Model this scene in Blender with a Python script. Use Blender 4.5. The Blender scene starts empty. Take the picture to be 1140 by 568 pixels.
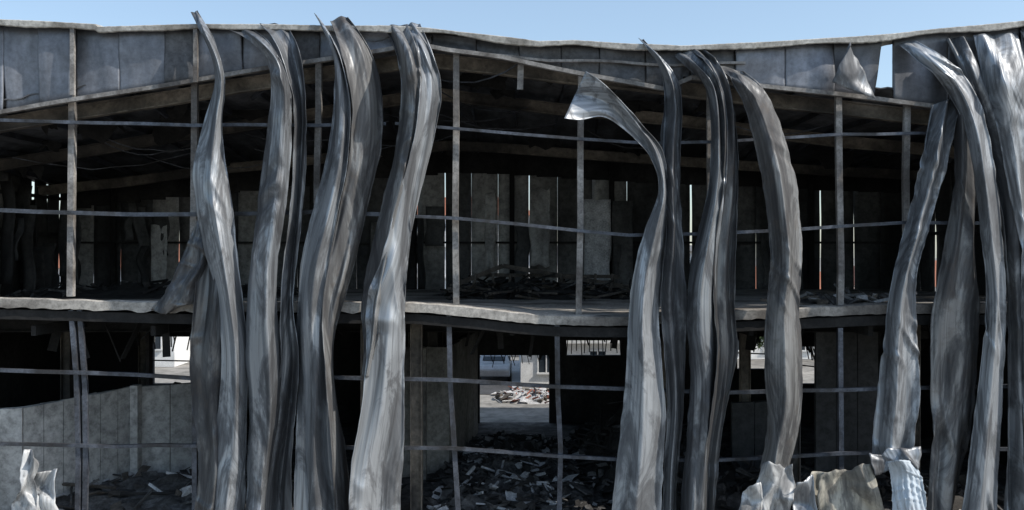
import bpy, math, random
from mathutils import Vector, Matrix, noise
random.seed(7)
CAMD=22.0; F=990.0; CZ=6.8
def PX(px,y=0.0): return (px-570)/F*(CAMD+y)
def PZ(py,y=0.0): return CZ+(284-py)/F*(CAMD+y)
def P(px,py,y=0.0): return Vector((PX(px,y),y,PZ(py,y)))
def interp(tab,x):
    if x<=tab[0][0]: return tab[0][1]
    for (a,b),(c,d) in zip(tab,tab[1:]):
        if x<=c: return b+(d-b)*(x-a)/(c-a)
    return tab[-1][1]
R=random.uniform
# ---------------------------------------------------------------- materials
def newmat(name):
    m=bpy.data.materials.new(name); m.use_nodes=True
    nt=m.node_tree; nt.nodes.clear()
    out=nt.nodes.new('ShaderNodeOutputMaterial'); b=nt.nodes.new('ShaderNodeBsdfPrincipled')
    nt.links.new(b.outputs[0],out.inputs[0]); return m,nt,b
def ramp(nt,fac,stops):
    r=nt.nodes.new('ShaderNodeValToRGB'); nt.links.new(fac,r.inputs[0])
    e=r.color_ramp.elements
    while len(e)<len(stops): e.new(0.5)
    for i,(p,c) in enumerate(stops):
        e[i].position=p; e[i].color=(c[0],c[1],c[2],1) if not isinstance(c,(int,float)) else (c,c,c,1)
    return r
def mixc(nt,mode,fac,a,b):
    m=nt.nodes.new('ShaderNodeMix'); m.data_type='RGBA'; m.blend_type=mode
    for idx,v in ((0,fac),(6,a),(7,b)):
        sock=m.inputs[idx]
        if isinstance(v,bpy.types.NodeSocket): nt.links.new(v,sock)
        elif isinstance(v,(int,float)): sock.default_value=float(v) if idx==0 else (v,v,v,1)
        else: sock.default_value=(v[0],v[1],v[2],1)
    return m.outputs[2]
def noisen(nt,vec,scale,detail=3,rough=0.6,mscale=None,dist=0.0):
    if mscale:
        mp=nt.nodes.new('ShaderNodeMapping'); mp.inputs['Scale'].default_value=mscale
        nt.links.new(vec,mp.inputs[0]); vec=mp.outputs[0]
    n=nt.nodes.new('ShaderNodeTexNoise'); n.inputs['Scale'].default_value=scale
    n.inputs['Detail'].default_value=detail; n.inputs['Roughness'].default_value=rough
    n.inputs['Distortion'].default_value=dist
    nt.links.new(vec,n.inputs['Vector']); return n.outputs[0]
def sheet_mat(name,light,dark,soot=0.5,metal=0.5,rough=0.38,rust=0.0,ribs=True,lim=0.5):
    m,nt,b=newmat(name)
    tc=nt.nodes.new('ShaderNodeTexCoord'); uv=tc.outputs['UV']; ob=tc.outputs['Object']
    st=noisen(nt,uv,1.0,5,0.6,(2.6,0.13,1),0.35)
    mid=[(a*0.7+b_*0.3) for a,b_ in zip(light,dark)]
    c=ramp(nt,st,[(0.34,dark),(0.46,mid),(0.62,light)]).outputs[0]
    s2=noisen(nt,uv,1.0,4,0.7,(11,0.25,1),0.2)
    c=mixc(nt,'MIX',ramp(nt,s2,[(0.52,0.0),(0.68,0.65)]).outputs[0],c,(0.075,0.075,0.078))
    bl=noisen(nt,ob,0.7,7,0.66,(1.5,1.5,0.5),1.3)
    f=ramp(nt,bl,[(lim-0.04,0.0),(lim+0.04,0.7),(lim+0.18,1.0)]).outputs[0]
    c=mixc(nt,'MIX',mixc(nt,'MULTIPLY',1.0,f,soot),c,(0.045,0.045,0.048))
    if rust>0:
        rr=noisen(nt,ob,2.2,4,0.7)
        rf=mixc(nt,'MULTIPLY',1.0,ramp(nt,rr,[(0.54,0.0),(0.64,1.0)]).outputs[0],rust)
        c=mixc(nt,'MIX',rf,c,(0.11,0.09,0.075))
    nt.links.new(c,b.inputs['Base Color'])
    b.inputs['Metallic'].default_value=metal
    nt.links.new(ramp(nt,bl,[(0.42,rough),(0.6,rough+0.3)]).outputs[0],b.inputs['Roughness'])
    if ribs:
        w=nt.nodes.new('ShaderNodeTexWave'); w.bands_direction='X'; w.inputs['Scale'].default_value=2.6
        w.inputs['Distortion'].default_value=0.0
        nt.links.new(uv,w.inputs['Vector'])
        bp=nt.nodes.new('ShaderNodeBump'); bp.inputs['Strength'].default_value=0.14; bp.inputs['Distance'].default_value=0.03
        nt.links.new(w.outputs[0],bp.inputs['Height']); nt.links.new(bp.outputs[0],b.inputs['Normal'])
    return m
def rough_mat(name,c1,c2,c3=None,scale=1.5,ms=(1,1,1),rough=0.85,bump=0.4,metal=0,spotmul=0.5):
    m,nt,b=newmat(name)
    tc=nt.nodes.new('ShaderNodeTexCoord'); ob=tc.outputs['Object']
    n1=noisen(nt,ob,scale,4,0.7,ms,0.3)
    c=ramp(nt,n1,[(0.35,c1),(0.52,[(a+b_)/2 for a,b_ in zip(c1,c2)]),(0.66,c2)]).outputs[0]
    if c3:
        n3=noisen(nt,ob,scale*0.45,3,0.7,ms)
        c=mixc(nt,'MIX',ramp(nt,n3,[(0.48,0),(0.6,1)]).outputs[0],c,c3)
    n2=noisen(nt,ob,scale*9,3,0.75)
    c=mixc(nt,'MULTIPLY',1.0,c,ramp(nt,n2,[(0.3,spotmul),(0.62,1.1)]).outputs[0])
    nt.links.new(c,b.inputs['Base Color']); b.inputs['Roughness'].default_value=rough; b.inputs['Metallic'].default_value=metal
    if bump>0.35:
        bp=nt.nodes.new('ShaderNodeBump'); bp.inputs['Strength'].default_value=bump; bp.inputs['Distance'].default_value=0.03
        nt.links.new(n2,bp.inputs['Height']); nt.links.new(bp.outputs[0],b.inputs['Normal'])
    return m
def plain(name,c,rough=0.6,metal=0):
    return rough_mat(name,[v*0.8 for v in c],c,rough=rough,metal=metal,bump=0.1,spotmul=0.85)
M_L=sheet_mat('galvanised_pale',(0.42,0.445,0.47),(0.19,0.205,0.222),0.85,lim=0.51)
M_M=sheet_mat('galvanised_grey',(0.31,0.33,0.35),(0.12,0.128,0.14),0.92,lim=0.48)
M_D=sheet_mat('galvanised_sooty',(0.19,0.197,0.203),(0.055,0.057,0.06),0.95,rust=0.3,lim=0.46)
M_T=sheet_mat('scorched_inner_face',(0.28,0.285,0.285),(0.085,0.085,0.085),0.95,0.35,0.45,rust=0.3,lim=0.47)
M_W=sheet_mat('crumpled_white_sheet',(0.58,0.59,0.59),(0.34,0.35,0.35),0.85,0.1,0.45,rust=0.3,lim=0.5)
M_Y=sheet_mat('crumpled_cream_sheet',(0.5,0.475,0.4),(0.27,0.255,0.21),0.9,0.0,0.6,rust=0.5,lim=0.5)
M_BL=sheet_mat('blue_white_sheet',(0.55,0.62,0.68),(0.36,0.43,0.5),0.2,0.0,0.45)
M_PAR=rough_mat('parapet_panel',(0.12,0.13,0.15),(0.26,0.275,0.31),(0.085,0.087,0.093),0.8,(1,1,0.4),0.5,0.2,0.3,0.75)
M_PAR2=rough_mat('parapet_panel_dark',(0.055,0.057,0.062),(0.14,0.143,0.15),(0.04,0.04,0.04),0.8,(1,1,0.4),0.6,0.2)
M_FLASH=rough_mat('flashing',(0.38,0.36,0.32),(0.62,0.6,0.55),(0.24,0.22,0.19),0.9,(1,1,1),0.6,0.3)
M_POST=rough_mat('scorched_post_steel',(0.15,0.14,0.13),(0.42,0.405,0.385),(0.12,0.108,0.098),1.2,(1,1,0.8),0.7,0.3)
M_RAIL=rough_mat('girt_steel',(0.07,0.077,0.092),(0.15,0.166,0.2),(0.05,0.05,0.053),1.4,(1,1,1),0.5,0.2,0.4)
M_RAFT=rough_mat('rafter_steel',(0.10,0.088,0.073),(0.34,0.295,0.24),(0.06,0.054,0.048),0.6,(1,1,1),0.75,0.3)
M_ROOF=rough_mat('roof_underside',(0.06,0.062,0.067),(0.2,0.205,0.218),(0.035,0.035,0.036),0.35,(1,0.6,1),0.7,0.2)
M_SLAB=rough_mat('slab_concrete',(0.33,0.31,0.28),(0.56,0.53,0.48),(0.17,0.155,0.138),1.1,(0.5,1,1),0.9,0.3)
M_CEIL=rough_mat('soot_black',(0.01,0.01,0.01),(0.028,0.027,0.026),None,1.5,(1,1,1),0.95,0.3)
M_CONC=rough_mat('sooty_concrete_wall',(0.4,0.398,0.38),(0.62,0.615,0.595),(0.23,0.228,0.22),0.5,(1,1,0.6),0.9,0.3)
M_BEIGE=rough_mat('beige_plaster',(0.22,0.21,0.185),(0.38,0.365,0.33),(0.10,0.095,0.085),0.6,(1,1,0.5),0.9,0.3)
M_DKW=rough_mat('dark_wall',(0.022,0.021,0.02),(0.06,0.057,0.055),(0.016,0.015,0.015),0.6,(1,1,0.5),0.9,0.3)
M_PAN=[rough_mat('back_panel_%d'%i,[v*0.5 for v in c],c,[v*0.25 for v in c],0.5,(1,1,0.45),0.8,0.2) for i,c in enumerate([(0.215,0.212,0.205),(0.135,0.135,0.134),(0.6,0.59,0.565),(0.07,0.069,0.068)])]
M_CHAR=rough_mat('charred_wood',(0.01,0.0095,0.009),(0.035,0.033,0.03),None,3,(1,1,1),0.9,0.3)
M_WOOD=rough_mat('scorched_timber',(0.045,0.04,0.034),(0.16,0.135,0.11),None,3,(1,1,1),0.9,0.3)
M_ASH=rough_mat('ash_rubble',(0.022,0.021,0.02),(0.17,0.167,0.163),(0.04,0.037,0.034),2.0,(1,1,1),0.95,0.6)
M_PALE=rough_mat('pale_rubble',(0.35,0.35,0.35),(0.65,0.65,0.65),None,2,(1,1,1),0.9,0.3)
M_REDD=rough_mat('red_brick_rubble',(0.2,0.07,0.05),(0.34,0.13,0.09),None,2,(1,1,1),0.9,0.3)
M_GND=rough_mat('dusty_yard',(0.24,0.23,0.21),(0.36,0.34,0.31),(0.18,0.17,0.155),0.15,(1,1,1),0.95,0.3)
M_WHITE=plain('white_render',(0.82,0.82,0.8),0.8)
M_GREYB=plain('grey_render',(0.4,0.4,0.41),0.8)
M_GLASS=plain('dark_window_glass',(0.03,0.04,0.05),0.15)
M_TILE=plain('roof_tile',(0.35,0.14,0.08),0.8)
M_CARS=plain('car_silver_paint',(0.5,0.51,0.53),0.3,0.3)
M_BLUE=plain('blue_canopy',(0.10,0.25,0.5),0.6)
M_TYRE=plain('tyre_rubber',(0.02,0.02,0.02),0.8)
M_GREEN=rough_mat('foliage',(0.03,0.05,0.02),(0.09,0.13,0.05),None,2,(1,1,1),0.9,0.3)
# ---------------------------------------------------------------- mesh builder
class MB:
    def __init__(s): s.v=[]; s.f=[]; s.m=[]
    def box(s,c,size,rot=None,mi=0,jit=0):
        c=Vector(c); hx,hy,hz=[a/2 for a in size]; i=len(s.v)
        for x,y,z in ((-hx,-hy,-hz),(hx,-hy,-hz),(hx,hy,-hz),(-hx,hy,-hz),(-hx,-hy,hz),(hx,-hy,hz),(hx,hy,hz),(-hx,hy,hz)):
            p=Vector((x,y,z))
            if jit: p+=Vector((R(-jit,jit)*hx,R(-jit,jit)*hy,R(-jit,jit)*hz))
            if rot: p=rot@p
            s.v.append(c+p)
        for f in ((0,3,2,1),(4,5,6,7),(0,1,5,4),(1,2,6,5),(2,3,7,6),(3,0,4,7)):
            s.f.append([i+k for k in f]); s.m.append(mi)
    def beam(s,a,b,w,h,mi=0,kind='box',up=(0,0,1)):
        a=Vector(a); b=Vector(b); d=(b-a); L=d.length
        if L<1e-4: return
        x=d/L; upv=Vector(up)
        if abs(x.dot(upv))>0.95: upv=Vector((0,1,0))
        y=upv.cross(x).normalized(); z=x.cross(y)
        rot=Matrix((x,y,z)).transposed(); c=(a+b)/2
        if kind=='box': s.box(c,(L,w,h),rot,mi)
        elif kind=='I':
            t=h*0.09
            s.box(c,(L,w*0.12,h-2*t),rot,mi)
            s.box(c+z*(h/2-t/2),(L,w,t),rot,mi); s.box(c-z*(h/2-t/2),(L,w,t),rot,mi)
        elif kind=='C':
            t=0.012+w*0.04
            s.box(c-y*(w/2-t/2),(L,t,h),rot,mi)
            s.box(c+z*(h/2-t/2)+y*t/2,(L,w-t,t),rot,mi); s.box(c-z*(h/2-t/2)+y*t/2,(L,w-t,t),rot,mi)
    def path(s,pts,w,h,mi=0,kind='box',up=(0,0,1)):
        for a,b in zip(pts,pts[1:]): s.beam(a,b,w,h,mi,kind,up)
    def grid(s,fn,nu,nv,mi=0):
        i=len(s.v)
        for b in range(nv+1):
            for a in range(nu+1): s.v.append(Vector(fn(a/nu,b/nv)))
        for b in range(nv):
            for a in range(nu):
                k=i+b*(nu+1)+a; s.f.append([k,k+1,k+nu+2,k+nu+1]); s.m.append(mi)
    def obj(s,name,mats,parent=None,smooth=False,solid=0):
        me=bpy.data.meshes.new(name); me.from_pydata([tuple(v) for v in s.v],[],s.f)
        for m in (mats if isinstance(mats,(list,tuple)) else [mats]): me.materials.append(m)
        for p,mi in zip(me.polygons,s.m): p.material_index=mi; p.use_smooth=smooth
        me.update(); o=bpy.data.objects.new(name,me); bpy.context.scene.collection.objects.link(o)
        if parent: o.parent=parent
        if solid:
            md=o.modifiers.new('thickness','SOLIDIFY'); md.thickness=solid; md.offset=0
        return o
def empty(name):
    o=bpy.data.objects.new(name,None); bpy.context.scene.collection.objects.link(o); return o
def cr(pts,t):
    n=len(pts)-1; x=min(max(t*n,0),n-1e-6); i=int(x); f=x-i
    p0=pts[max(i-1,0)];p1=pts[i];p2=pts[i+1];p3=pts[min(i+2,n)]
    return 0.5*((2*p1)+(-p0+p2)*f+(2*p0-5*p1+4*p2-p3)*f*f+(-p0+3*p1-3*p2+p3)*f**3)
def resample(pts,n):
    d=[cr(pts,i/400) for i in range(401)]
    L=[0]
    for a,b in zip(d,d[1:]): L.append(L[-1]+(b-a).length)
    out=[];k=0
    for i in range(n+1):
        t=L[-1]*i/n
        while k<399 and L[k+1]<t: k+=1
        f=(t-L[k])/max(L[k+1]-L[k],1e-6); out.append(d[k].lerp(d[k+1],min(max(f,0),1)))
    return out
# ---------------------------------------------------------------- ribbons
seedc=[0]
def NO(x,y,z): return noise.noise(Vector((x,y,z)))
def tri(x): x=x%1.0; return 1-abs(2*x-1)*2
def stri(x):
    t=tri(x); return t*(1.25-0.25*abs(t))
def ribbon(name,curves,deps,mat,crump=0.07,nu=36,nv=200,topd=0.0,parent=None,sharp=0.7,lip=0.05,wave=0.18,fold=0.16,nf=1.7):
    """curves: longitudinal crease lines (facade drawing units), deps: distance each crease stands out from the facade"""
    seedc[0]+=1; sd=seedc[0]*13.7
    cs=[]
    for ci,(c,dp) in enumerate(zip(curves,deps)):
        n=len(c); pts=[]
        for i,q in enumerate(c):
            t=i/(n-1)
            d=dp if len(q)<3 else q[2]
            d+= wave*NO(t*3.0+sd,ci*1.7,0.0)*2
            k=min(1,t/0.12)
            if topd is not None: d=topd+(d-topd)*(k*k*(3-2*k))
            pts.append(P(q[0],q[1],-d))
        cs.append(resample(pts,nv))
    K=len(cs); verts=[];uvs=[]
    for j in range(nv+1):
        row=[c[j] for c in cs]; W=sum((b-a).length for a,b in zip(row,row[1:]))
        vv=j/nv*12
        fa=fold*(0.3+1.6*abs(NO(vv*0.25,sd,2.0))); ph=NO(vv*0.17+sd,4.2,0)*1.1+sd
        kz=max(0,NO(vv*0.5,sd+30,1.0)-0.14)*4
        for i in range(nu+1):
            u=i/nu
            s_=cr(row,u); x=u*(K-1); k=min(int(x),K-2); l=row[k].lerp(row[k+1],x-k)
            p=s_.lerp(l,sharp)
            off=fa*stri(u*nf+ph)*min(1,W/0.5)
            off+=crump*(NO(u*1.1+sd,vv*0.25,sd)*1.1)
            dg=abs(NO(u*1.1+vv*0.2+sd,vv*1.0-u*1.2,3.1))
            off+=crump*kz*(0.22-min(dg,0.22))*5
            bk=NO(sd,vv*0.8,u*0.5)
            off+=0.05*max(0,bk-0.36)*tri(vv*1.5+u*0.3)*3
            edge=min(u,1-u)
            off+=lip*max(0,1-edge/0.06)
            p=p+Vector((0,-off,0))
            if edge<0.02: p.x+=0.025*NO(vv*3.0,sd+5,round(u)*9)+0.03*NO(vv*1.2,sd+9,round(u)*9)
            verts.append(p); uvs.append((u*max(W,0.3),j/nv*12))
    me=bpy.data.meshes.new(name); faces=[]
    for j in range(nv):
        for i in range(nu):
            a=j*(nu+1)+i; faces.append((a,a+nu+1,a+nu+2,a+1))
    me.from_pydata([tuple(v) for v in verts],[],faces)
    ul=me.uv_layers.new(name='UVMap')
    for lp in me.loops: ul.data[lp.index].uv=(uvs[lp.vertex_index][0]+sd,uvs[lp.vertex_index][1]+sd*3)
    for p in me.polygons: p.use_smooth=True
    me.materials.append(mat)
    o=bpy.data.objects.new(name,me); bpy.context.scene.collection.objects.link(o)
    md=o.modifiers.new('thickness','SOLIDIFY'); md.thickness=0.012; md.offset=0
    if parent: o.parent=parent
    return o
HS='hanging_cladding_sheet'
ribbon(HS,[[(226,240),(222,290),(217,345),(213,400),(216,450),(223,515),(217,575),(215,620)],
           [(238,240),(240,300),(236,360),(233,410),(235,460),(240,520),(236,575),(234,620)],
           [(252,240),(258,300),(262,360),(262,410),(260,470),(258,520),(255,575),(252,620)]],[0.2,0.5,0.2],M_D,topd=None)
ribbon(HS,[[(213,14),(222,32),(236,62),(240,92),(230,130),(216,185),(218,225),(229,280),(243,330),(248,385),(247,430),(240,500),(229,560),(222,620)],
           [(217,14),(228,36),(242,68),(246,96),(240,135),(234,190),(238,235),(248,290),(256,340),(262,390),(262,440),(258,500),(252,560),(248,620)],
           [(220,12),(236,40),(247,72),(250,100),(247,135),(250,175),(259,225),(264,285),(271,340),(277,395),(275,450),(273,500),(273,560),(272,620)]],[0.35,0.9,0.5],M_L,crump=0.05,fold=0.08)
ribbon('torn_panel_flap',[[(222,240),(208,275),(190,318),(168,345)],[(232,246),(222,290),(205,325),(185,350)],[(236,262),(235,300),(222,335),(205,338)]],[0.1,0.3,0.15],M_D,topd=None,nv=60)
ribbon(HS,[[(290,27),(306,45),(316,70),(326,110),(326,160),(324,220),(316,290),(312,350),(312,400),(306,470),(296,540),(292,620)],
           [(306,26),(322,46),(331,80),(336,120),(334,180),(331,230),(324,300),(322,350),(326,400),(322,460),(312,540),(308,620)],
           [(322,32),(334,58),(340,90),(342,140),(340,200),(336,245),(329,310),(328,350),(334,395),(331,450),(325,520),(328,620)]],[0.65,0.2,0.6],M_M)
ribbon(HS,[[(256,34),(275,44),(297,66),(303,100),(298,150),(290,210),(281,280),(276,340),(275,400),(279,450),(276,510),(274,570),(272,620)],
           [(270,33),(288,45),(308,68),(314,104),(311,150),(306,210),(296,290),(294,350),(296,400),(297,460),(293,510),(290,570),(288,620)],
           [(284,34),(302,50),(317,76),(325,110),(324,160),(320,220),(309,290),(308,350),(313,400),(312,450),(303,510),(294,570),(290,620)]],[0.5,1.1,0.55],M_M,crump=0.06)
ribbon(HS,[[(368,24),(378,50),(386,80),(392,120),(388,180),(376,240),(366,300),(360,350),(362,400),(368,470),(372,540),(375,620)],
           [(380,18),(395,40),(408,70),(414,115),(410,170),(396,235),(383,300),(372,350),(370,400),(376,460),(382,530),(386,620)],
           [(388,20),(406,45),(421,80),(427,120),(424,170),(412,220),(398,280),(385,330),(373,375),(371,430),(383,490),(391,560),(396,620)]],[0.9,0.6,0.1],M_T,crump=0.05,fold=0.08)
ribbon(HS,[[(350,15),(360,34),(370,60),(371,110),(364,170),(350,230),(337,285),(331,345),(332,410),(331,480),(329,560),(328,620)],
           [(353,18),(366,38),(378,70),(384,120),(379,180),(366,240),(352,300),(346,360),(348,410),(348,480),(348,560),(348,620)],
           [(358,24),(372,46),(384,76),(392,120),(388,180),(376,240),(366,300),(360,350),(362,400),(368,470),(374,540),(378,620)]],[0.35,0.95,0.85],M_L,crump=0.06)
ribbon(HS,[[(452,28),(464,60),(468,100),(464,140),(452,190),(440,230),(428,280),(410,330),(408,360),(408,410),(400,470),(390,530),(386,620)],
           [(460,26),(474,60),(480,100),(474,150),(462,200),(452,245),(444,290),(436,340),(430,400),(425,460),(420,530),(418,620)],
           [(468,27),(483,62),(491,104),(483,155),(468,215),(458,265),(453,320),(451,380),(450,430),(450,490),(447,550),(444,620)]],[0.9,0.8,0.25],M_L,crump=0.06,fold=0.1)
ribbon(HS,[[(428,30),(440,55),(446,90),(444,140),(434,195),(422,240),(411,290),(404,340),(406,380),(403,420)],
           [(440,28),(456,60),(462,100),(458,150),(446,205),(434,250),(424,300),(418,340),(415,380),(408,420)],
           [(454,28),(466,60),(471,100),(468,145),(458,200),(446,245),(436,290),(428,340),(420,380),(412,420)]],[0.25,0.9,0.7],M_T,crump=0.06,nv=150)
ribbon(HS,[[(628,132,1.6),(646,134,1.5),(672,131,1.3),(700,150,1.0),(722,174,0.8),(733,210,0.6),(718,255,0.5),(706,300,0.5),(699,360,0.5),(696,420,0.5),(689,490,0.5),(682,550,0.5),(678,620,0.5)],
           [(640,106,1.0),(660,108,1.0),(684,118,0.95),(708,142,0.8),(729,170,0.8),(739,212,0.9),(730,258,0.95),(720,305,0.95),(715,360,1.0),(716,420,1.0),(714,490,0.95),(709,550,0.9),(706,620,0.9)],
           [(652,80,1.4),(670,92,1.4),(692,113,1.2),(716,140,0.9),(737,168,0.6),(744,212,0.4),(743,258,0.4),(737,305,0.35),(733,360,0.35),(738,420,0.35),(741,460,0.35),(738,520,0.4),(734,620,0.4)]],[0.5,0.8,0.5],M_L,crump=0.05,topd=None,fold=0.08)
ribbon(HS,[[(711,43),(722,56),(735,76),(740,110),(735,150),(736,200),(741,260),(736,330),(740,400),(742,460),(738,530),(736,620)],
           [(713,44),(732,62),(746,86),(751,120),(748,160),(748,210),(750,270),(748,330),(751,400),(752,460),(747,530),(744,620)],
           [(716,44),(738,68),(753,92),(759,125),(757,165),(757,220),(760,290),(765,340),(762,400),(760,460),(754,530),(750,620)]],[0.35,0.65,0.15],M_M,crump=0.05)
ribbon(HS,[[(768,56),(786,72),(800,100),(806,150),(804,210),(796,270),(794,330),(797,390),(792,450),(784,510),(780,570),(778,620)],
           [(778,54),(798,74),(810,104),(815,155),(814,215),(808,275),(806,335),(808,390),(801,450),(792,505),(788,570),(786,620)],
           [(786,56),(804,78),(815,106),(821,155),(821,215),(819,275),(817,335),(820,390),(811,445),(802,500),(796,560),(794,620)]],[0.8,0.45,0.3],M_D,crump=0.05)
ribbon(HS,[[(750,62),(768,78),(786,98),(791,145),(789,205),(778,255),(768,305),(765,360),(768,420),(764,490),(759,550),(757,620)],
           [(758,58),(778,76),(794,100),(799,150),(798,210),(790,265),(782,315),(780,370),(784,425),(780,490),(774,550),(771,620)],
           [(768,56),(788,76),(803,104),(808,152),(806,212),(799,270),(796,330),(799,390),(794,450),(788,510),(783,570),(780,620)]],[0.4,1.0,0.65],M_M,crump=0.05)
ribbon(HS,[[(794,70),(812,88),(828,120),(842,170),(851,225),(857,285),(853,345),(850,400),(853,450),(853,490),(846,522)],
           [(812,76),(832,94),(850,130),(865,180),(873,235),(878,290),(874,345),(874,400),(874,450),(868,490),(862,524)],
           [(826,80),(850,102),(868,140),(882,190),(889,240),(891,290),(888,345),(893,400),(892,440),(888,480),(876,522)]],[0.5,0.95,0.3],M_T,crump=0.06,fold=0.1)
ribbon(HS,[[(1036,118),(1028,160),(1016,215),(1003,265),(991,320),(983,380),(977,430),(971,480),(968,520)],
           [(1052,112),(1044,160),(1032,215),(1018,265),(1005,320),(1000,380),(998,430),(992,480),(988,520)],
           [(1070,108),(1058,155),(1046,210),(1032,262),(1018,312),(1018,370),(1022,430),(1018,480),(1010,520)]],[0.4,0.85,0.5],M_L,topd=0.3,crump=0.06)
ribbon(HS,[[(1040,70),(1058,110),(1062,160),(1060,220),(1050,280),(1036,350),(1034,420),(1034,490),(1030,550),(1026,620)],
           [(1052,75),(1070,110),(1074,160),(1074,220),(1068,280),(1060,350),(1060,420),(1056,490),(1050,550),(1046,620)],
           [(1062,78),(1080,115),(1085,165),(1086,220),(1084,280),(1090,350),(1088,420),(1078,490),(1066,550),(1056,620)]],[0.3,0.65,0.15],M_T,crump=0.08)
ribbon(HS,[[(1000,50),(1028,74),(1056,105),(1074,145),(1084,200),(1090,260),(1096,320),(1092,400),(1082,480),(1072,550),(1062,620)],
           [(1008,47),(1040,68),(1068,98),(1086,140),(1096,195),(1103,260),(1108,325),(1106,400),(1100,480),(1094,550),(1088,620)],
           [(1018,46),(1052,66),(1078,94),(1096,138),(1107,195),(1114,260),(1118,330),(1116,400),(1113,480),(1110,550),(1108,620)]],[0.65,1.0,0.45],M_L,crump=0.05,fold=0.08)
ribbon(HS,[[(1050,45),(1068,80),(1082,120),(1096,180),(1110,240),(1118,310),(1120,390),(1120,470),(1116,560),(1114,620)],
           [(1064,42),(1082,74),(1098,120),(1112,180),(1124,240),(1131,310),(1134,390),(1134,470),(1132,560),(1130,620)],
           [(1078,42),(1094,74),(1108,118),(1124,178),(1136,240),(1143,310),(1146,390),(1147,470),(1148,560),(1148,620)]],[0.2,0.5,0.25],M_M,crump=0.07)
ribbon(HS,[[(1082,40),(1092,80),(1106,130),(1118,190),(1128,250),(1134,320),(1138,400),(1140,480),(1142,620)],
           [(1108,38),(1116,80),(1128,130),(1140,190),(1150,250),(1156,320),(1160,400),(1162,480),(1164,620)],
           [(1134,38),(1142,80),(1152,130),(1164,190),(1174,250),(1180,320),(1186,400),(1190,480),(1192,620)]],[0.45,0.9,0.4],M_L,crump=0.06)
ribbon(HS,[[(1135,34),(1160,90),(1175,180),(1185,300),(1190,450),(1195,620)],[(1165,34),(1185,90),(1200,180),(1210,300),(1215,450),(1220,620)],[(1190,34),(1210,90),(1225,180),(1235,300),(1240,450),(1245,620)]],[0.2,0.5,0.3],M_M,crump=0.06)
def fsheet(name,quad,mat,nu=5,nv=5,amp=0.16,seed=1,dep=(0.9,0.7),rag=0.25):
    """four drawing-unit corners (tl,tr,br,bl); sheet metal buckled into few broad facets"""
    rs=random.Random(seed); tl,tr,br,bl=[Vector((a,b)) for a,b in quad]
    g={}
    for j in range(nv+1):
        for i in range(nu+1):
            u=i/nu; v=j/nv
            u2=u+(rs.uniform(-.35,.35)/nu if 0<i<nu else 0); v2=v+(rs.uniform(-.35,.35)/nv if 0<j<nv else 0)
            q=(tl*(1-u2)+tr*u2)*(1-v2)+(bl*(1-u2)+br*u2)*v2
            if i in (0,nu) or j in (0,nv): q+=Vector((rs.uniform(-1,1),rs.uniform(-1,1)))*rag*16
            g[i,j]=(q,dep[0]*(1-v)+dep[1]*v+rs.uniform(-1.3,1.3)*amp)
    S=7; NU=nu*S; NV=nv*S; vs=[];uv=[]
    flip={(i,j):rs.random()<0.5 for i in range(nu) for j in range(nv)}
    for J in range(NV+1):
        for I in range(NU+1):
            i=min(I//S,nu-1); j=min(J//S,nv-1); a=I/S-i; b=J/S-j
            A,B_,C,D=g[i,j],g[i+1,j],g[i+1,j+1],g[i,j+1]
            if flip[i,j]:
                w=(1-a,a-b,b,0) if a>=b else (1-b,0,a,b-a)
            else:
                w=(1-a-b,a,0,b) if a+b<=1 else (0,1-b,a+b-1,1-a)
            q=A[0]*w[0]+B_[0]*w[1]+C[0]*w[2]+D[0]*w[3]; d=A[1]*w[0]+B_[1]*w[1]+C[1]*w[2]+D[1]*w[3]
            p=P(q.x,q.y,-d); d2=0.12*NO(p.x*1.7,p.z*1.7,seed)+0.035*NO(p.x*5,p.z*5,seed)
            p+=Vector((0.03*NO(p.x*6,p.z*6,seed+3),d2,0.05*NO(p.x*6,p.z*6,seed+9) if J in (0,NV) else 0))
            vs.append(p); uv.append((I/NU*(tr-tl).length/45,J/NV*(bl-tl).length/45))
    fs=[]
    for J in range(NV):
        for I in range(NU): k=J*(NU+1)+I; fs.append((k,k+NU+1,k+NU+2,k+1))
    me=bpy.data.meshes.new(name); me.from_pydata([tuple(v) for v in vs],[],fs)
    ul=me.uv_layers.new(name='UVMap')
    for lp in me.loops: ul.data[lp.index].uv=uv[lp.vertex_index]
    me.materials.append(mat)
    for p in me.polygons: p.use_smooth=True
    o=bpy.data.objects.new(name,me); bpy.context.scene.collection.objects.link(o)
    md=o.modifiers.new('thickness','SOLIDIFY'); md.thickness=0.01; md.offset=0
    return o
CS='crumpled_metal_sheet'
fsheet(CS,[(30,500),(44,514),(50,620),(0,620)],M_W,3,6,0.15,3,(1.0,1.1),0.4)
fsheet(CS,[(38,522),(64,514),(70,620),(36,620)],M_W,2,5,0.14,5,(0.85,1.0),0.5)
fsheet(CS,[(850,514),(884,520),(876,620),(802,620)],M_W,4,5,0.17,8,(1.2,1.0))
fsheet(CS,[(828,548),(850,536),(846,625),(804,625)],M_W,2,4,0.14,9,(1.5,1.3))
fsheet(CS,[(904,524),(932,526),(925,625),(866,612)],M_Y,3,4,0.15,12,(0.7,0.9))
fsheet(CS,[(916,528),(970,518),(1004,622),(905,625)],M_Y,4,4,0.16,14,(0.9,1.1))
fsheet(CS,[(886,534),(908,530),(920,625),(880,625)],M_M,2,4,0.12,17,(1.1,1.3))
fsheet(CS,[(966,502),(1024,500),(1020,520),(974,528)],M_M,4,2,0.12,19,(1.0,1.1))
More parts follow.
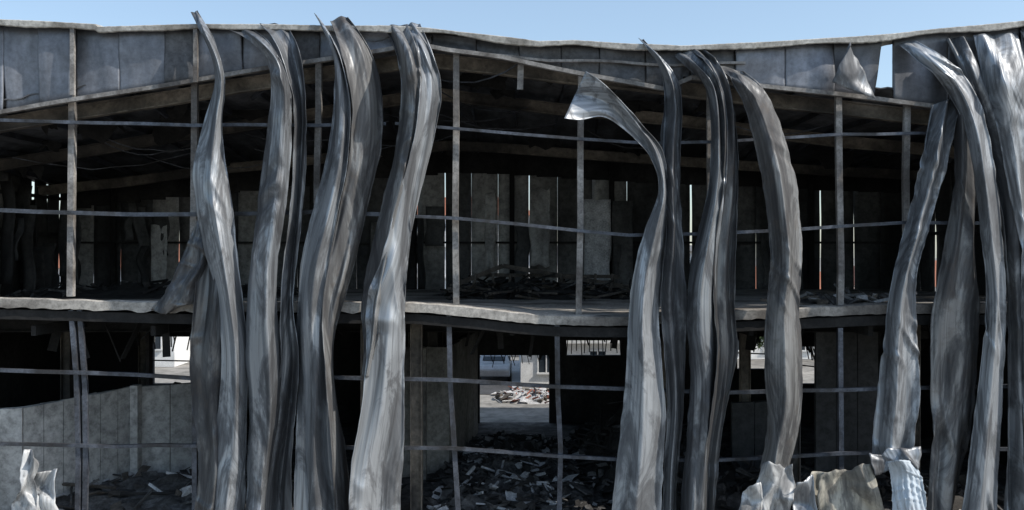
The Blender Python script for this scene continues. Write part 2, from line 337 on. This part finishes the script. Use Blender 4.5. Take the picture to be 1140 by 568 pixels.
ribbon(CS,[[(987,514),(990,530),(992,560),(996,590),(996,615)],[(1002,512),(1008,530),(1012,560),(1014,590),(1014,615)],[(1016,513),(1024,528),(1030,560),(1032,590),(1030,615)]],[1.2,1.5,1.2],M_BL,crump=0.03,topd=None,nv=60,fold=0.04,nf=6)
fsheet('torn_parapet_sheet',[(944,48),(950,56),(974,110),(928,90)],M_L,2,2,0.1,22,(0.3,0.35),0.15)
# ---------------------------------------------------------------- building
B=empty('burnt_industrial_building')
XL,XR,YB=-18.0,16.0,14.0
def roofz(x,y):
    r=-2.4; z=12.3-(0.16*(r-x) if x<r else 0.115*(x-r))
    z+=0.10*noise.noise(Vector((x*0.25,y*0.2,1.0)))
    t=min(max((y-6.5)/7.5,0),1)
    return z-1.25*t*t*(3-2*t)*(1-0.055*abs(x-r))
T=[(-260,20),(-100,22),(0,23),(108,28),(112,31),(220,28),(430,30),(480,33),(560,42),(600,47),(640,46),(700,50),(760,52),(810,50),(900,45),(1000,38),(1140,24),(1300,20)]
def Bz(px): return roofz(PX(px),0)
mb=MB()
nx,ny=200,26
xs=[XL-0.3+(XR-XL+0.6)*i/nx for i in range(nx+1)]; ys=[0.2+(YB+0.2)*j/ny for j in range(ny+1)]
for j,y in enumerate(ys):
    for i,x in enumerate(xs): mb.v.append(Vector((x,y,roofz(x,y)+(0.05 if (i%4<2) else 0)+0.03*NO(x*1.3,y*0.8,4))))
for j in range(ny):
    for i in range(nx):
        k=j*(nx+1)+i; mb.f.append([k,k+nx+1,k+nx+2,k+1]); mb.m.append(0)
mb.obj('roof_sheeting',M_ROOF,B,solid=0.03)
mb=MB()
for y in (0.9,6,11.5):
    for a,b in ((XL+0.2,-2.4),(-2.4,XR-0.2)):
        n=10; pts=[]
        for i in range(n+1):
            x=a+(b-a)*i/n; pts.append(Vector((x,y+0.08*math.sin(i*1.3+y),roofz(x,y)-0.45)))
        mb.path(pts,0.2,0.36,0,'I')
mb.obj('rafters',M_RAFT,B)
mb=MB()
x=XL+0.7
while x<XR-0.3:
    pts=[Vector((x+R(-.05,.05),0.4+i*1.6,roofz(x,0.4+i*1.6)-0.12+R(-0.04,0.02))) for i in range(9)]
    mb.path(pts,0.07,0.16,0,'C'); x+=1.45
for k in range(14):
    x0=R(XL+2,XR-6); y0=R(2,10); x1=x0+R(2,6); y1=y0+R(-2,3)
    pts=[]
    for i in range(9):
        t=i/8; xx=x0+(x1-x0)*t; yy=y0+(y1-y0)*t; pts.append(Vector((xx,yy,roofz(xx,yy)-0.35-R(0.5,0.6)*4*t*(1-t))))
    mb.path(pts,0.03,0.03)
mb.beam(P(140,95,1),P(186,130,3),0.08,0.1); mb.beam(P(280,110,2),P(330,70,1),0.08,0.1)
mb.obj('purlins_and_bracing',M_RAIL,B)
mb=MB()
for k in range(34):
    x0=R(XL+1,XR-1); y0=R(1.5,12); w_=R(0.4,1.4); l=R(0.3,1.1); s=R(0,99); z0=roofz(x0,y0)-0.15
    mb.grid(lambda u,v:(x0+w_*(u-.5)+0.2*NO(v*2,s,0),y0+0.3*v*NO(s,u*2,0)+0.1*NO(u*3,v,s),z0-l*v*(0.6+0.6*NO(u*3,s,1))),6,5,0)
mb.obj('torn_roof_liner',M_CEIL,B,smooth=True)
par=MB(); edges=[-220,-150,-75,0,40,80,130,182,217,268,315,355,395,440,480,530,578,625,668,720,770,820,876,930,997,1060,1140,1220,1290]
for a,b in zip(edges,edges[1:]):
    last=(a==930)
    if last: b=984
    mi=0 if (a<440 or a>=820) else 1
    if a in (182,315): mi=1
    y0=0.12+R(-0.03,0.05); tl=R(-0.06,0.06)
    def f(u,v,a=a,b=b,y0=y0,tl=tl,last=last):
        bb=b-(9*v if last else 0); px=a+0.3+(bb-a-0.6)*u; zt=PZ(interp(T,px))-0.06; zb=Bz(px)-0.30+(0.05*NO(px*0.03,0,0))
        if 480<px<760: zb-=0.05+0.35*max(0,(px-560)/200)
        return (PX(px),y0+tl*v+0.12*NO(px*0.02,v*1.5,a)+0.008*math.cos(u*math.pi*4),zt+(zb-zt)*v)
    par.grid(f,24,8,mi)
def fb(u,v,a=-230,b=974):
    px=a+(b-a)*u; zt=PZ(interp(T,px))-0.05; return (PX(px),0.34,zt+(Bz(px)-0.1-zt)*v)
par.grid(fb,60,2,1)
par.grid(lambda u,v:fb(u,v,1000,1300),20,2,1)
par.obj('parapet_panels',[M_PAR,M_PAR2],B,smooth=True,solid=0.02)
def strip_along(mb,fn,px0,px1,step,w,h,y,mi=0,kind='box'):
    pts=[];p=px0
    while p<=px1+0.1: pts.append(Vector((PX(p),y,fn(p)))); p+=step
    mb.path(pts,w,h,mi,kind)
fl=MB()
def flf(u,v):
    px=-240+1540*u; zt=PZ(interp(T,px))+0.025*NO(px*0.012,0,3)+0.008*NO(px*0.15,0,3)
    prof=[(-0.10,-0.17),(-0.13,-0.15),(-0.14,-0.02),(-0.10,0.0),(0.3,0.05),(0.42,0.03),(0.42,-0.2)]
    x=v*(len(prof)-1); i=min(int(x),len(prof)-2); f=x-i
    yy=prof[i][0]+(prof[i+1][0]-prof[i][0])*f; zz=prof[i][1]+(prof[i+1][1]-prof[i][1])*f
    if zz<-0.02: zz*=0.8+0.5*NO(px*0.015,7,3)+0.08*NO(px*0.2,7,3)
    return (PX(px),yy,zt+zz)
fl.grid(flf,420,6); fl.obj('parapet_flashing',M_FLASH,B,smooth=False,solid=0.015)
mb=MB()
def lowrail(p):
    z=Bz(p)-0.32
    if 480<p<760: z-=0.05+0.35*max(0,(p-560)/200)
    return z
strip_along(mb,lowrail,-220,1280,30,0.14,0.10,0.0,0,'C')
strip_along(mb,lambda p:PZ(interp(T,p))-0.45-0.02*math.sin(p),470,830,20,0.10,0.06,0.05,0)
mb.obj('parapet_rail',M_POST,B)
mb=MB()
def post(pts,w=0.15):
    mb.path([P(a,b,0.25) for a,b in pts],w,0.15,0,'C',up=(1,0,0))
post([(80,34),(81,120),(80,220),(79,330)]); post([(217,34),(217,140),(216,240),(214,335)],0.13)
post([(355,35),(355,120),(353,200),(354,340)],0.13); post([(508,50),(508,140),(507,240),(508,340)])
post([(647,82),(646,160),(646,250),(644,350)]); post([(933,100),(934,200),(936,300),(935,345)],0.12)
post([(1010,100),(1008,200),(1010,345)],0.12); post([(-60,34),(-60,330)]); post([(790,60),(791,345)],0.12); post([(580,60),(579,100)],0.08)
mb.obj('facade_posts_upper',M_POST,B)
mb=MB()
for a,t,b_ in ((81,32,106),(218,32,92)): mb.beam(P(a,t,-0.05),P(a,b_,-0.05),0.1,0.1)
mb.obj('parapet_stanchions',M_POST,B)
mb=MB()
def lpost(pts,w=0.1): mb.path([P(a,b,0.1) for a,b in pts],w,0.12,0,'C',up=(1,0,0))
lpost([(80,345),(86,420),(88,500),(87,600)],0.13); lpost([(89,345),(95,430),(96,520),(94,600)],0.08)
lpost([(500,350),(501,420),(506,500),(512,600)]); lpost([(620,362),(621,440),(624,500),(622,600)]); lpost([(935,365),(937,600)]); lpost([(217,350),(217,600)]); lpost([(355,350),(357,600)]);lpost([(790,360),(790,600)])
lpost([(-60,345),(-60,600)])
def girt(pts,h=0.1,y=0.0,w=0.1):
    q=[]
    for (a,b),(c,d) in zip(pts,pts[1:]):
        n=max(1,int((c-a)/40))
        for i in range(n): t=i/n; q.append(P(a+(c-a)*t,b+(d-b)*t+1.6*NO((a+(c-a)*t)*0.02,b,0),y+0.05*NO(a*0.05+t,b,5)))
    q.append(P(pts[-1][0],pts[-1][1],y)); mb.path(q,w,h,0,'C')
girt([(-200,130),(0,134),(100,137),(217,139),(355,140),(430,138)],0.08)
girt([(-200,231),(0,234),(80,237),(150,239),(217,239),(355,236),(460,240)],0.10)
girt([(440,138),(508,143),(580,150),(646,155),(720,160),(800,158),(935,150),(1100,148),(1250,146)],0.07)
girt([(440,240),(508,243),(580,250),(646,257),(700,262),(790,260),(880,256),(935,252),(1010,248),(1250,250)],0.08)
girt([(-200,408),(0,412),(88,415),(150,417),(217,421),(355,420),(500,423),(621,430),(700,433),(800,437),(936,434),(1100,430),(1250,430)],0.09)
girt([(-200,490),(0,494),(88,496),(217,497),(355,498),(505,499),(622,508),(700,512),(800,512),(936,505),(1100,500),(1250,500)],0.08)
mb.obj('facade_girts',M_RAIL,B)
mb=MB()
SL=[(-300,328),(0,331),(215,337),(355,336),(455,336),(520,341),(600,350),(690,352),(820,345),(980,338),(1300,336)]
def slabz(px): return PZ(interp(SL,px))
def sf(u,v):
    px=-300+1600*u; z=slabz(px)+0.02*NO(px*0.05,1,2)
    x=v*2; i=min(int(x),1); f=x-i
    p=[(0.05,0.0),(-0.05,-0.03),(-0.05,-0.25)]
    return (PX(px),p[i][0]+(p[i+1][0]-p[i][0])*f,z+p[i][1]+(p[i+1][1]-p[i][1])*f+ (0.05*NO(px*0.06,5,2)+0.03*NO(px*0.4,5,2) if v>0.9 else 0))
mb.grid(sf,300,4)
def sf2(u,v):
    px=-300+1600*u; z=slabz(px)
    y=0.05+v*13.9; return (PX(px),y,z*(1-min(1,v*3))+5.42*min(1,v*3)+0.03*NO(px*.03,y,0))
mb.grid(sf2,160,24)
mb.obj('mezzanine_slab',M_SLAB,B,smooth=False)
mb=MB()
def uf(u,v):
    px=-300+1600*u; z=slabz(px)-0.30; y=0.02+v*13.9
    return (PX(px),y,z*(1-min(1,v*3))+5.08*min(1,v*3))
mb.grid(uf,80,12)
strip_along(mb,lambda p:slabz(p)-0.42,-300,1280,40,0.2,0.24,0.12,0,'box')
for y in (3,6,9,12): mb.beam((XL,y,4.85),(XR,y,4.85),0.25,0.42,0,'I')
for x in [XL+i*3 for i in range(12)]: mb.beam((x,0.3,4.9),(x,13.8,4.9),0.12,0.25)
for k in range(150):
    x=R(XL,XR); y=R(1,13.5); l=R(0.2,1.2); mb.beam((x,y,5.0),(x+R(-.5,.5),y+R(-.3,.3),5.0-l),R(0.02,0.3),R(0.01,0.04))
mb.obj('mezzanine_soffit',M_CEIL,B)
mb=MB()
for px in (-60,214,400,458,790,900,1040):
    for y in (1.2,6,11.8):
        mb.beam((PX(px),y,0),(PX(px),y,5.0),0.3,0.3,0,'I',up=(1,0,0))
mb.obj('steel_columns',M_RAFT,B)
mb=MB()
def wallpanels(a,b,z0,ztop,w,gap=0.12,weights=(3,4,2,4),pale=None):
    a=Vector(a);b=Vector(b);L=(b-a).length;d=(b-a)/L;n=Vector((-d.y,d.x,0))
    s=0
    while s<L-0.2:
        ww=min(w*R(0.8,1.1),L-s)
        mi=random.choices(range(4),weights)[0]; gp=0.01 if R(0,1)>gap else R(0.03,0.10)
        cx=(a+d*(s+ww/2)).x
        if pale and pale[0]<cx<pale[1]: mi=random.choice((2,2,0))
        off=R(-0.06,0.06); tw=R(-0.08,0.08)
        p0=a+d*s; p1=a+d*(s+ww-gp)
        def f(u,v,p0=p0,p1=p1,off=off,tw=tw):
            p=p0.lerp(p1,u); zt=ztop(p.x,p.y); q=p+n*(off+tw*(1-v)+0.05*NO(p.x+p.y,v*3,off*50)+0.14*NO(s*3,v*1.5,u)*v)
            return (q.x,q.y,z0+(zt-z0)*v)
        mb.grid(f,5,10,mi); s+=ww
wallpanels((XL,YB,0),(XR,YB,0),5.0,lambda x,y: roofz(x,y)-0.6,1.3,0.15,(5,4,1.5,2),(-1.4,4.6))
wallpanels((XL,0.4,0),(XL,YB,0),5.0,lambda x,y:roofz(XL,y)+0.03,1.0,0.05,(3,4,1,3))
wallpanels((XR,YB,0),(XR,0.4,0),5.0,lambda x,y:roofz(XR,y)+0.03,1.2,0.05,(4,3,2,1))
mb.obj('wall_panels_upper',M_PAN,B,smooth=True,solid=0.04)
mb=MB()
for k in range(36):
    if k%2: x0=R(XL+0.5,XL+1.6); y0=R(4,13)
    else: x0=R(-16,14); y0=R(12.3,13.6)
    h=R(1.2,3.5); w_=R(0.3,0.9); zt=R(8.0,9.3); an=R(-0.6,0.6); s=R(0,90); mi=random.choice((0,1,1,3))
    mb.grid(lambda u,v:(x0+math.cos(an)*w_*(u-.5)+0.25*NO(v*2,s,0),y0+math.sin(an)*w_*(u-.5)-0.5*v*v*NO(s,1,1)+0.1*NO(u*3,v*3,s),5.45+h*v if k%3 else zt-h*(1-v)),5,10,mi)
for (pa,pb,pt,pq) in ((650,680,222,312),(168,186,250,318),(540,552,215,300),(590,612,210,296)):
    s=pa*1.0
    mb.grid(lambda u,v:tuple(P(pa+(pb-pa)*u+3*NO(v*3,s,u),pt+(pq-pt)*v+4*NO(u*3,s,0),(10.5 if pa==650 else 12.6)+0.25*NO(u*2,v*2,s))),6,10,4 if pa==650 else 2)
mb.obj('loose_lining_sheets',M_PAN+[M_PALE],B,smooth=True,solid=0.02)
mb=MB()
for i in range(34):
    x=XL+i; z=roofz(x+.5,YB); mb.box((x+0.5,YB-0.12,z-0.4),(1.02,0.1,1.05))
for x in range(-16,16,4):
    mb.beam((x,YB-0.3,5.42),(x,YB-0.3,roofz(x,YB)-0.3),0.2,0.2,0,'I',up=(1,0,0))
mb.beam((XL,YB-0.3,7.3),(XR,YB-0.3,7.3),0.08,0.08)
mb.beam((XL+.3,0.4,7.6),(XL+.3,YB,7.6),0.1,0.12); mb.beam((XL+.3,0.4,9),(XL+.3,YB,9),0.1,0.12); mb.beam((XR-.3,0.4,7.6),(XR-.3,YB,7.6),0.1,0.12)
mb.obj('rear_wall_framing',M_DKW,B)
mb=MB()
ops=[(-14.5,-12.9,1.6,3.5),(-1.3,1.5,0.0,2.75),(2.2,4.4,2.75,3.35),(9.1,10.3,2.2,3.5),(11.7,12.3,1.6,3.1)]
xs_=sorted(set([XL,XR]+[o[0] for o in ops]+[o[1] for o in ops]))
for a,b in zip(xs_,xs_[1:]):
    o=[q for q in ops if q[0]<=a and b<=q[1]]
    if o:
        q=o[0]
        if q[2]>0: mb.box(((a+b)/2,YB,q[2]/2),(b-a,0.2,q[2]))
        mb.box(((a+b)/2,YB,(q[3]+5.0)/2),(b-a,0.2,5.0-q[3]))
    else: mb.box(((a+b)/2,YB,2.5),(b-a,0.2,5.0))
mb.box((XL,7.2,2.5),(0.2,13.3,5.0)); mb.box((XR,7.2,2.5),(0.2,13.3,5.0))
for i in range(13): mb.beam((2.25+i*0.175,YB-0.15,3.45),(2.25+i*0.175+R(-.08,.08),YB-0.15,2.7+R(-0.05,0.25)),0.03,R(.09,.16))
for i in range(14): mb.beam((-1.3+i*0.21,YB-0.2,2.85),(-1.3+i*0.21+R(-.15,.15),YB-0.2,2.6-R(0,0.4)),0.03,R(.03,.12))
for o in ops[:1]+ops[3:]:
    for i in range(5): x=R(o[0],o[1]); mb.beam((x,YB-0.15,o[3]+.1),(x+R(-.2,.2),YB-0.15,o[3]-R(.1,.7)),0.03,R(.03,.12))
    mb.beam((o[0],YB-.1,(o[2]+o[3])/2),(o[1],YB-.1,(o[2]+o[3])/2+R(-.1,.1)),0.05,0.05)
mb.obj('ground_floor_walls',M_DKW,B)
mb=MB()
def wall(a,b,h0,h1,t,mi=0,n=6):
    a=Vector(a);b=Vector(b)
    d=(b-a).normalized(); nn=Vector((-d.y,d.x,0))*t
    for i in range(n):
        p=a.lerp(b,i/n)+d*0.01; q=a.lerp(b,(i+1)/n)-d*0.01; ha=h0+(h1-h0)*i/n; hb=h0+(h1-h0)*(i+1)/n
        k=len(mb.v)
        for w_ in (p,q,q+nn,p+nn): mb.v.append(Vector((w_.x,w_.y,0)))
        for w_,h in ((p,ha),(q,hb),(q+nn,hb),(p+nn,ha)): mb.v.append(Vector((w_.x,w_.y,h+R(-.02,.02))))
        for f in ((0,1,5,4),(1,2,6,5),(2,3,7,6),(3,0,4,7),(4,5,6,7)): mb.f.append([k+c for c in f]); mb.m.append(mi)
wall((PX(-120,0.6),0.6,0),(PX(25,1.2),1.2,0),2.75,2.8,0.2,0,3)
wall((PX(25,1.2),1.25,0),(PX(150,4),4.0,0),2.8,2.95,0.2)
wall((PX(150,4),4.0,0),(PX(228,4.5),4.5,0),2.95,3.0,0.2,0,2)
mb.box((PX(152,3.9),3.85,1.5),(0.22,0.3,3.04))
mb.obj('concrete_partition_wall',M_CONC,None)
mb=MB()
wall((PX(440,5),5,0),(PX(500,6),6,0),4.0,3.9,0.2,0,2); wall((PX(500,6),6,0),(PX(532,12),12,0),3.9,3.9,0.2,0,5)
mb.box((PX(470,4.8),4.8,2),(0.25,0.25,4.0))
mb.obj('plaster_partition_wall',M_BEIGE,None)
mb=MB()
wall((PX(815,5),5,0),(PX(890,5),5.0,0),2.3,2.4,0.2,0,3); wall((PX(908,3.4),3.4,0),(PX(978,3.4),3.4,0),4.7,4.7,0.15,0,3)
mb.obj('sooty_partition_wall',M_PAN[1],None)
# ---------------------------------------------------------------- debris
def heap(name,cx,cy,rx,ry,h,zb,mats,n,pieces,seed,stick=(0.3,1.6),lastw=1.3):
    random.seed(seed); mb=MB()
    def hz(x,y):
        r=((x-cx)/rx)**2+((y-cy)/ry)**2
        b=max(0,1-r)
        return zb+h*b**0.7*(0.5+0.5*abs(NO(x*0.9+seed,y*0.9,0)*2))+b*0.35*abs(NO(x*3,y*3,seed))
    mb.grid(lambda u,v:(cx+rx*(2*u-1),cy+ry*(2*v-1),hz(cx+rx*(2*u-1),cy+ry*(2*v-1))-0.03),n,n,0)
    nm=len(mats)
    for k in range(pieces):
        x=cx+R(-rx,rx)*0.95; y=cy+R(-ry,ry)*0.95; z=hz(x,y); e=Matrix.Rotation(R(0,6.28),3,'Z')@Matrix.Rotation(R(-.6,.6),3,'X')@Matrix.Rotation(R(-.5,.5),3,'Y')
        t=R(0,1); mi=random.choices(range(nm),[4]+[3]*(nm-2)+[lastw])[0] if nm>1 else 0
        if t<0.4: mb.box((x,y,z+0.05),(R(*stick),R(.03,.08),R(.03,.08)),e,mi)
        elif t<0.75: mb.box((x,y,z+0.04),(R(.15,.6),R(.1,.4),R(.01,.04)),e,mi,0.5)
        else: mb.box((x,y,z+0.05),(R(.08,.3),R(.08,.25),R(.06,.2)),e,mi,0.5)
    return mb.obj(name,mats,None)
DEB=[M_ASH,M_CHAR,M_WOOD,M_PALE]
heap('fire_debris_pile',0.2,5.0,2.6,6.0,0.5,0,[M_ASH,M_CHAR,M_ASH,M_PALE],70,950,3,(0.2,0.9),2.5)
heap('fire_debris_pile',4.6,6.5,2.6,6,1.7,0,[M_CHAR,M_ASH,M_CHAR],50,350,4)
heap('fire_debris_pile',-9,3,6,2.6,0.5,0,DEB,40,200,5)
heap('fire_debris_pile',-13,10.5,4.5,3.2,1.8,0,[M_CHAR,M_CHAR,M_ASH],40,200,15)
heap('fire_debris_pile',9,3,5,2.6,0.6,0,DEB,40,220,6)
heap('yard_rubble',0.9,20.2,1.7,1.5,0.3,0,[M_PALE,M_REDD,M_PALE,M_WOOD],30,120,31,(0.2,0.8),3)
heap('mezzanine_debris_pile',PX(600,8),8,3.2,2.6,0.45,5.4,[M_CHAR,M_WOOD,M_CHAR,M_ASH],40,260,8,(0.6,2.4))
heap('mezzanine_debris_pile',PX(935,1.8),1.8,1.7,1.1,0.1,5.5,[M_ASH,M_WOOD,M_PAN[2],M_PALE],20,60,9,(0.4,1.5))
heap('mezzanine_debris_pile',-12,9,5,3,0.4,5.4,[M_CHAR,M_ASH,M_CHAR],30,120,10)
random.seed(21)
mb=MB()
a=P(505,318,8);b=P(560,296,8);c=P(700,320,8)
mb.beam(a,b,0.15,0.15);mb.beam(b,c,0.15,0.15); mb.beam(P(535,306,8.2),P(690,300,8.2)+Vector((0,0,-.25)),0.12,0.12)
for i in range(9): mb.beam(P(530+i*19,305,7.9),P(528+i*19+R(-4,4),334,7.6),0.08,0.08)
for i in range(14): mb.beam(P(500+i*15,R(318,332),R(4,8)),P(530+i*15,R(318,336),R(4,8)),0.1,0.06)
mb.obj('burnt_timber_frame',M_WOOD)
# ---------------------------------------------------------------- outside
mb=MB(); mb.grid(lambda u,v:(-900+1800*u,-300+2300*v,-0.02),20,20); mb.obj('ground',M_GND)
mb=MB(); mb.box((0,7.2,0.0),(34.0,13.8,0.02)); mb.obj('factory_floor',M_ASH,B)
M_ASPH=rough_mat('asphalt',(0.05,0.05,0.052),(0.08,0.08,0.083),None,1,(1,1,1),0.9,0.3)
mb=MB(); mb.box((0,41,0.005),(140,7,0.02)); mb.box((-2.2,29.4,0.004),(4.2,16,0.016)); mb.obj('street',M_ASPH)
mb=MB(); mb.box((0,45.4,0.06),(140,1.4,0.14)); mb.box((0.25,28.0,0.06),(0.5,12,0.14)); mb.obj('pavement',M_GREYB)
def house(name,x,y,w,d,h,mat,roof=M_TILE,flat=False,fl=2):
    e=empty(name); m=MB(); m.box((x,y+d/2,h/2),(w,d,h)); m.obj('walls',mat,e)
    g=MB(); fr=MB(); n=max(2,int(w/2.2))
    for k in range(fl):
        for i in range(n):
            wx=x-w/2+(i+0.5)*w/n; wz=(k+0.55)*h/fl
            g.box((wx,y-0.01,wz),(0.8,0.06,1.1)); fr.box((wx,y-0.05,wz-0.6),(1.0,0.16,0.08)); fr.box((wx,y-0.05,wz),(0.06,0.05,1.1))
            for q in (-0.43,0.43): fr.box((wx+q,y-0.03,wz),(0.07,0.09,1.18))
            fr.box((wx,y-0.03,wz+0.58),(0.92,0.09,0.07))
        if k>0: fr.box((x,y-0.15,k*h/fl),(w,0.35,0.15))
    g.obj('windows',M_GLASS,e); fr.obj('frames',M_WHITE,e)
    r=MB()
    if flat: r.box((x,y+d/2,h+0.15),(w+0.5,d+0.5,0.3))
    else:
        o=0.4
        for p in ((x-w/2-o,y-o,h+.01),(x+w/2+o,y-o,h+.01),(x+w/2+o,y+d+o,h+.01),(x-w/2-o,y+d+o,h+.01),(x-w/2+1.5,y+d/2,h+1.8),(x+w/2-1.5,y+d/2,h+1.8)): r.v.append(Vector(p))
        for f in ((0,1,5,4),(1,2,5),(2,3,4,5),(3,0,4),(0,3,2,1)): r.f.append(list(f)); r.m.append(0)
    r.obj('roof',roof,e); return e
house('white_apartment_building',5.75,24,10.6,9,7,M_WHITE,M_GREYB,True,3)
house('white_apartment_building',-4.5,50,12,10,10,M_WHITE,M_TILE,False,4)
house('white_house',-26.5,32,12,9,6.0,M_WHITE)
house('white_house',18,36,9,9,4.2,M_WHITE)
house('white_house',30,40,10,9,4.6,M_WHITE)
def car(x,y,ang,mat):
    e=empty('parked_car'); e.location=(x,y,0.02); e.rotation_euler=(0,0,ang)
    prof=[(-2.1,0.35),(-2.15,0.7),(-2.0,0.95),(-1.55,1.02),(-1.05,1.42),(0.35,1.45),(1.0,1.0),(1.9,0.85),(2.15,0.6),(2.1,0.32)]
    m=MB(); n=len(prof)
    for s in (-0.85,0.85):
        for p in prof: m.v.append(Vector((p[0],s*(0.82 if p[1]>1.1 else 1),p[1])))
    for i in range(n): j=(i+1)%n; m.f.append([i,j,n+j,n+i]); m.m.append(0)
    m.f.append(list(range(n))[::-1]); m.m.append(0); m.f.append(list(range(n,2*n))); m.m.append(0)
    o=m.obj('body',mat,e); bv=o.modifiers.new('b','BEVEL'); bv.width=0.06; bv.segments=2
    g=MB()
    for s in (-1,1):
        g.box((-0.75,s*0.80,1.2),(0.75,0.1,0.28),Matrix.Rotation(s*0.25,3,'X')); g.box((0.1,s*0.80,1.2),(0.75,0.1,0.28),Matrix.Rotation(s*0.25,3,'X'))
    g.box((-1.31,0,1.22),(0.06,1.15,0.3),Matrix.Rotation(0.9,3,'Y')); g.box((0.70,0,1.22),(0.06,1.2,0.42),Matrix.Rotation(-0.96,3,'Y'))
    g.obj('windows',M_GLASS,e)
    w=MB()
    for wx in (-1.3,1.3):
        for s in (-0.8,0.8):
            k=len(w.v)
            for yy in (s-0.1,s+0.1):
                for a in range(16): w.v.append(Vector((wx+0.33*math.cos(a*math.pi/8),yy,0.33+0.33*math.sin(a*math.pi/8))))
            for a in range(16): b=(a+1)%16; w.f.append([k+a,k+b,k+16+b,k+16+a]); w.m.append(0)
            w.f.append([k+a for a in range(16)]); w.m.append(0); w.f.append([k+16+a for a in range(15,-1,-1)]); w.m.append(0)
    w.obj('wheels',M_TYRE,e)
car(-0.95,27.0,1.57,M_CARS); car(-3.2,31.0,1.57,M_WHITE)
e=empty('market_awning'); m=MB()
m.grid(lambda u,v:(-2.6+1.6*u,36.5+1.6*v,2.7+0.5*v+0.05*math.sin(u*25)),20,4); m.obj('canopy',M_BLUE,e,solid=0.03)
m=MB()
for xx in (-2.5,-1.1): m.beam((xx,36.6,0),(xx,36.6,2.7),0.06,0.06)
m.obj('poles',M_RAIL,e)
def tree(x,y,h,s):
    random.seed(s); m=MB(); m.path([Vector((x,y,0)),Vector((x+.1,y,h*.3)),Vector((x,y+.1,h*.6))],0.25,0.25,0)
    for k in range(6): m.beam((x,y,h*.4+R(0,h*.15)),(x+R(-1.6,1.6),y+R(-1.6,1.6),h*R(.6,.85)),0.09,0.09,0)
    cl=[(x+R(-1.7,1.7),y+R(-1.7,1.7),h*R(.5,.95),R(.5,1.0)) for _ in range(12)]
    for k in range(2600):
        c=random.choice(cl); d=Vector((random.gauss(0,1),random.gauss(0,1),random.gauss(0,1))).normalized()*c[3]*R(.4,1.1)
        p=Vector(c[:3])+d; i=len(m.v); a=Vector((R(-1,1),R(-1,1),R(-1,1)))*0.15; b=Vector((R(-1,1),R(-1,1),R(-1,1)))*0.15
        m.v+= [p-a,p+b,p+a]; m.f.append([i,i+1,i+2]); m.m.append(1)
    m.obj('street_tree',[M_WOOD,M_GREEN])
tree(15.2,29,4,1); tree(-20,38.2,5,2)
# ---------------------------------------------------------------- light, world, camera
sc=bpy.context.scene
el=math.radians(44); az=math.radians(108)
w=bpy.data.worlds.new('World'); sc.world=w; w.use_nodes=True; nt=w.node_tree
bg=nt.nodes['Background']; sky=nt.nodes.new('ShaderNodeTexSky'); sky.sky_type='NISHITA'; sky.sun_disc=False
sky.sun_elevation=el; sky.sun_rotation=az; sky.air_density=1.0; sky.dust_density=1.0
# even pale-blue tint added over the clear-sky model to brighten the sky light
sky_lift=mixc(nt,'ADD',1.0,sky.outputs[0],(0.85,1.15,1.35))
nt.links.new(sky_lift,bg.inputs[0]); bg.inputs[1].default_value=0.15
sd=Vector((math.sin(az)*math.cos(el),math.cos(az)*math.cos(el),math.sin(el)))
l=bpy.data.lights.new('sun','SUN'); l.energy=4.6; l.angle=math.radians(0.5); l.color=(1,0.94,0.86)
lo=bpy.data.objects.new('sun',l); sc.collection.objects.link(lo); lo.rotation_euler=(-sd).to_track_quat('-Z','Y').to_euler()
c=bpy.data.cameras.new('camera'); co=bpy.data.objects.new('camera',c); sc.collection.objects.link(co)
co.location=(0,-CAMD,CZ); co.rotation_euler=(math.radians(90),0,0); c.sensor_width=36; c.lens=36*F/1140; c.clip_end=4000
sc.camera=co
sc.view_settings.view_transform='Standard'; sc.view_settings.look='None'; sc.view_settings.exposure=0
